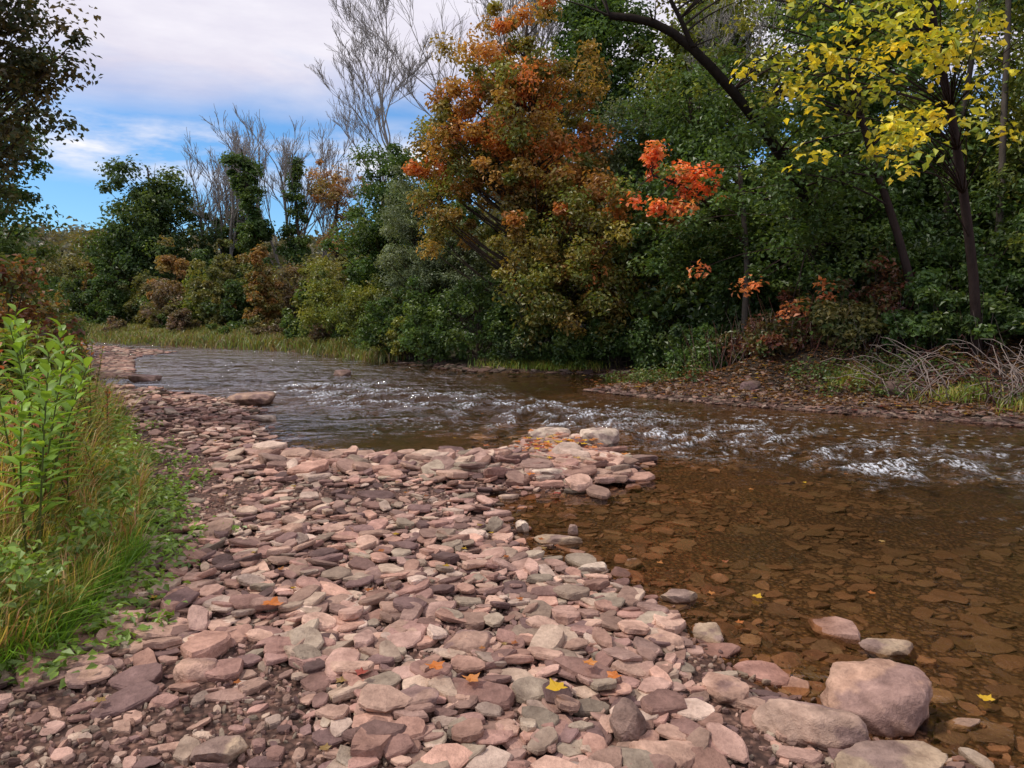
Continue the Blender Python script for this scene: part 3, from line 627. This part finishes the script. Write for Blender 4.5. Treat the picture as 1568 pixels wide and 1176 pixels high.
n=19000;y=2.6+7.5*rng.random(n)**1.3;x=leftb(y)+.12-(rng.random(n)**1.4)*1.9
L_=rng.uniform(.18,.5,n)*(1+1.1*sst(0,.6,leftb(y)-x));grass(mb,x,y,L_,.008,GC+GY+GY,.5)
n=8000;y=2.9+1.6*rng.random(n);x=leftb(y)+.18-rng.random(n)*.8;grass(mb,x,y,rng.uniform(.14,.38,n),.006,GR,.7)
mb.build('bank_grass',[BARK,LEAF])
mb=MB();n=12000;y=8+20*rng.random(n);x=leftb(y)+.2-rng.random(n)*2.2;grass(mb,x,y,rng.uniform(.3,.8,n),.016,GC+GY+GY,.5);mb.build('bank_grass',[BARK,LEAF])
mb=MB();n=34000;t=rng.random(n);x=np.interp(t,[0,.2,.5,.8,1],[-27,-20,-15.7,-7.2,-3.2]);y=np.interp(t,[0,.2,.5,.8,1],[40.2,36.5,31.8,26.9,21.7])+.1+rng.random(n)**1.2*np.interp(t,[0,.5,.8,1],[5,5,3.5,1]);x=x+rng.normal(0,.4,n)
hh=fbm(x*.5,y*.5,61,3);grass(mb,x,y,rng.uniform(.15,.5,n)*(.3+1.4*hh),.03,[(.09,.14,.035),(.12,.15,.04),(.17,.16,.07),(.08,.12,.035),(.15,.12,.06),(.12,.09,.05)],.6);mb.build('meadow_grass',[BARK,LEAF])
mb=MB();n=10000;cx=rng.choice(7,n,p=[.26,.04,.28,.1,.05,.11,.16]);c0=np.array([(8.1,10.7),(6.9,11.6),(8.9,10.1),(.2,19.1),(5.9,12.9),(1.2,18.7),(-4.2,23.6)])[cx];sg=np.array([.4,.3,.5,.7,.25,.5,.9])[cx]
x=c0[:,0]+rng.normal(0,1,n)*sg;y=c0[:,1]+rng.normal(0,1,n)*sg*.55;h,dn,df,ins=H(x,y,True);k=~ins&(df>.12)
grass(mb,x[k],y[k],rng.uniform(.12,.36,k.sum()),.012,GC+GC+GR[:1],.6);mb.build('bank_grass',[BARK,LEAF])

# leafy weeds
def lance(mb,B,D,L_,w,col,droop=.35,m=1):
    n=len(B);D=nrmz(D);up=np.array([0,0,1.]);S=nrmz(np.cross(D,up));Nn=np.cross(S,D)
    V=[];L2=L_[:,None];w2=w[:,None]
    for t,ww in ((0,.08),(.25,.8),(.5,1),(.78,.6),(1,.03)):
        c=B+D*L2*t-up*L2*droop*t*t
        V+=[c-S*w2*ww*.5+Nn*w2*ww*.18,c,c+S*w2*ww*.5+Nn*w2*ww*.18]
    V=np.stack(V,1).reshape(-1,3);o=(np.arange(n)*15)[:,None];Q=[]
    for k in range(4):
        Q+=[o+np.array([3*k,3*k+1,3*k+4,3*k+3]),o+np.array([3*k+1,3*k+2,3*k+5,3*k+4])]
    mb.add(V,np.concatenate(Q),np.repeat(col,15,0),m,True)
def weed(x,y,hh,ll,lw,cols,nl=34,stemc=(.10,.12,.04),name='goldenrod_plant',t0=.25):
    mb=MB()
    u=np.linspace(0,1,9)[:,None];lean=rng.normal(0,.12,2);P=u*np.array([lean[0]*hh,lean[1]*hh,hh])+np.concatenate([u*u*rng.normal(0,.12),u*u*rng.normal(0,.1),0*u],1)
    tube(mb,P,np.linspace(.007,.003,9),stemc,5)
    t=np.linspace(t0,1,nl);B=np.stack([np.interp(t,u[:,0],P[:,k]) for k in range(3)],1)
    a=np.arange(nl)*2.4+rng.uniform(0,6);D=np.stack([np.cos(a),np.sin(a),.45+.9*t**3],1)
    c=np.array(cols)[rng.integers(0,len(cols),nl)]*rng.uniform(.8,1.25,(nl,1))
    lance(mb,B,D,ll*rng.uniform(.7,1.1,nl)*(1.15-.5*t**2),np.full(nl,lw),c)
    o=mb.build(name,[BARK,LEAF]);o.location=(x,y,h1(x,y));return o
WG=[(.11,.20,.03),(.14,.24,.035),(.09,.16,.03)]
for (x,y,hh) in [(-2.33,3.6,1.2),(-2.5,3.8,1.3),(-2.4,3.7,1.05),(-2.62,4.05,1.36),(-2.55,3.95,1.15),(-2.85,4.5,1.35),(-3.0,4.75,1.3),(-2.75,4.35,1.15),(-3.15,5.1,1.3),(-2.95,4.9,1.05),(-2.7,4.15,1.25),(-3.3,5.3,1.3),(-3.1,4.9,1.4)]:
    weed(x,y,hh,.22,.048,WG,nl=26,t0=.42)
for i in range(75):
    y=rng.uniform(4.2,9.5);x=leftb(np.array([y]))[0]-rng.uniform(.1,1.0);weed(x,y,rng.uniform(.5,1.25),.12,.03,WG+[(.14,.15,.04),(.2,.12,.05),(.2,.07,.04)] if i%4 else [(.20,.06,.04),(.16,.08,.04),(.22,.12,.06)],nl=26,name='bank_weed_plant')
mb=MB();n=400
y=2.9+8*rng.random(n)**1.2;x=leftb(y)+rng.normal(.06,.24,n);z=H(x,y)
cs=np.stack([x,y,z+rng.uniform(.03,.4,n)*(x<leftb(y)+.1)+.04],1);clump_leaves(mb,cs,None,30,rng.uniform(.07,.17,n),.05,[(.12,.20,.04),(.15,.24,.05),(.09,.15,.04)],up=1.2,flat=.6)
mb.build('broadleaf_weeds',[BARK,LEAF])

# ------------------------------------------------------------ fallen leaves
def mapleleaf(mb,p,s,col,yaw):
    k=20;a=np.arange(k)/k*2*np.pi;r=.5*(.62+.38*np.abs(np.cos(2.5*a)))*np.where(np.arange(k)%2,.82,1)
    c,s_=math.cos(yaw),math.sin(yaw);px=r*np.cos(a)*s;py=r*np.sin(a)*s
    V=np.stack([px*c-py*s_,px*s_+py*c,.22*s*(r*np.cos(a)*1.6)**2+rng.normal(0,.03*s,k)],1)+p
    V=np.concatenate([V,[p]]);i=np.arange(k);mb.add(V,np.stack([i,(i+1)%k,np.full(k,k)],1),np.array(col),1,False)
mb=MB()
LC=[(.40,.27,.02),(.34,.12,.03),(.36,.16,.05),(.25,.09,.04),(.30,.21,.08),(.2,.05,.04)]
for (x,y,z,s,c) in [(.17,2.76,.16,.09,0),(-1.18,3.6,.15,.12,1),(-.31,2.93,.16,.09,1),(-.16,2.85,.15,.08,2),(1.35,4.04,.015,.07,0),(1.93,2.95,.015,.07,0),(1.85,2.35,.02,.1,4),(.32,3.0,.14,.07,2),(.4,2.85,.16,.07,1),(-.6,2.9,.15,.06,5)]:
    mapleleaf(mb,np.array([x,y,z]),s,LC[c],rng.uniform(0,6))
for i in range(130):
    x=float(rng.normal(.5,.3));y=float(rng.normal(8.1,.5));mapleleaf(mb,np.array([x,y,h1(x,y)+rng.uniform(.05,.10)]),.09,LC[rng.integers(0,6)],rng.uniform(0,6))
for i in range(90):
    y=float(2.3+9*rng.random());x=float(rng.uniform(leftb(np.array([y]))[0],.8-.1*y));mapleleaf(mb,np.array([x,y,max(h1(x,y),0)+.05]),rng.uniform(.03,.06),np.array(LC[rng.integers(0,5)])*.6,rng.uniform(0,6))
for i in range(160):
    x=float(rng.uniform(1.6,9.5));y=float(np.interp(x,*SH)+rng.random()*3);mapleleaf(mb,np.array([x,y,max(h1(x,y),0)+.05]),.10,np.array(LC[rng.integers(0,6)])*.6,rng.uniform(0,6))
for i in range(26):
    x=float(rng.uniform(.8,6));y=float(rng.uniform(2.5,8));mapleleaf(mb,np.array([x,y,.012]),.05,np.array(LC[rng.integers(0,5)])*.8,rng.uniform(0,6))
mb.build('fallen_leaves',[BARK,LEAF])

# ------------------------------------------------------------ world, sun, camera
w=bpy.data.worlds.new('World');sc.world=w;w.use_nodes=True;nt=w.node_tree;nt.nodes.clear();L=nt.links.new
o=nt.nodes.new('ShaderNodeOutputWorld')
EL,AZ=math.radians(56),math.radians(-98)   # azimuth from +Y toward +X
sky=N(nt,'ShaderNodeTexSky');sky.sky_type='NISHITA';sky.sun_disc=False;sky.sun_elevation=EL;sky.sun_rotation=AZ;sky.air_density=1.0;sky.dust_density=.3;sky.ozone_density=3
bg=N(nt,'ShaderNodeBackground');bg.inputs[1].default_value=.14;L(mixc(nt,sky.outputs[0],(.60,.90,1.15),1.0,'MULTIPLY'),bg.inputs[0])
tc=N(nt,'ShaderNodeTexCoord');sep=N(nt,'ShaderNodeSeparateXYZ');L(tc.outputs['Generated'],sep.inputs[0])
mp=N(nt,'ShaderNodeMapping');mp.inputs['Scale'].default_value=(1.5,1.5,6);L(tc.outputs['Generated'],mp.inputs[0])
n1=noise(nt,1.7,6,mp.outputs[0],.55,.3);n2=noise(nt,2.6,6,mp.outputs[0],.6)
zz=mth(nt,'ADD',sep.outputs[2],mth(nt,'MULTIPLY',mth(nt,'SUBTRACT',n1,.5),.14))
upc=mr(nt,zz,.215,.285)
band=mth(nt,'MULTIPLY',mr(nt,sep.outputs[2],.13,.17),mr(nt,sep.outputs[2],.235,.19))
low=mth(nt,'MULTIPLY',band,mr(nt,n2,.40,.56))
msk=mth(nt,'MAXIMUM',upc,low)
bc=N(nt,'ShaderNodeBackground')
cc=mixc(nt,(.68,.65,.79),(.90,.87,.95),mr(nt,n2,.30,.70))
cc=mixc(nt,cc,(.95,.95,1.0),low);L(cc,bc.inputs[0]);bc.inputs[1].default_value=1.05
mx=N(nt,'ShaderNodeMixShader');L(msk,mx.inputs[0]);L(bg.outputs[0],mx.inputs[1]);L(bc.outputs[0],mx.inputs[2]);L(mx.outputs[0],o.inputs[0])
sd=bpy.data.lights.new('sun','SUN');sd.energy=2.8;sd.angle=math.radians(8);sd.color=(1,.93,.82)
so=bpy.data.objects.new('sun',sd);sc.collection.objects.link(so)
dv=Vector((math.sin(AZ)*math.cos(EL),math.cos(AZ)*math.cos(EL),math.sin(EL)));so.rotation_euler=dv.to_track_quat('Z','Y').to_euler()
cd=bpy.data.cameras.new('camera');cd.sensor_width=36;cd.lens=26.7;cd.clip_end=3000;cd.clip_start=.05
co=bpy.data.objects.new('camera',cd);sc.collection.objects.link(co);co.location=(0,0,1.6);co.rotation_euler=(math.radians(84.2),0,0);sc.camera=co
print('verts',sum(len(m.vertices) for m in bpy.data.meshes))
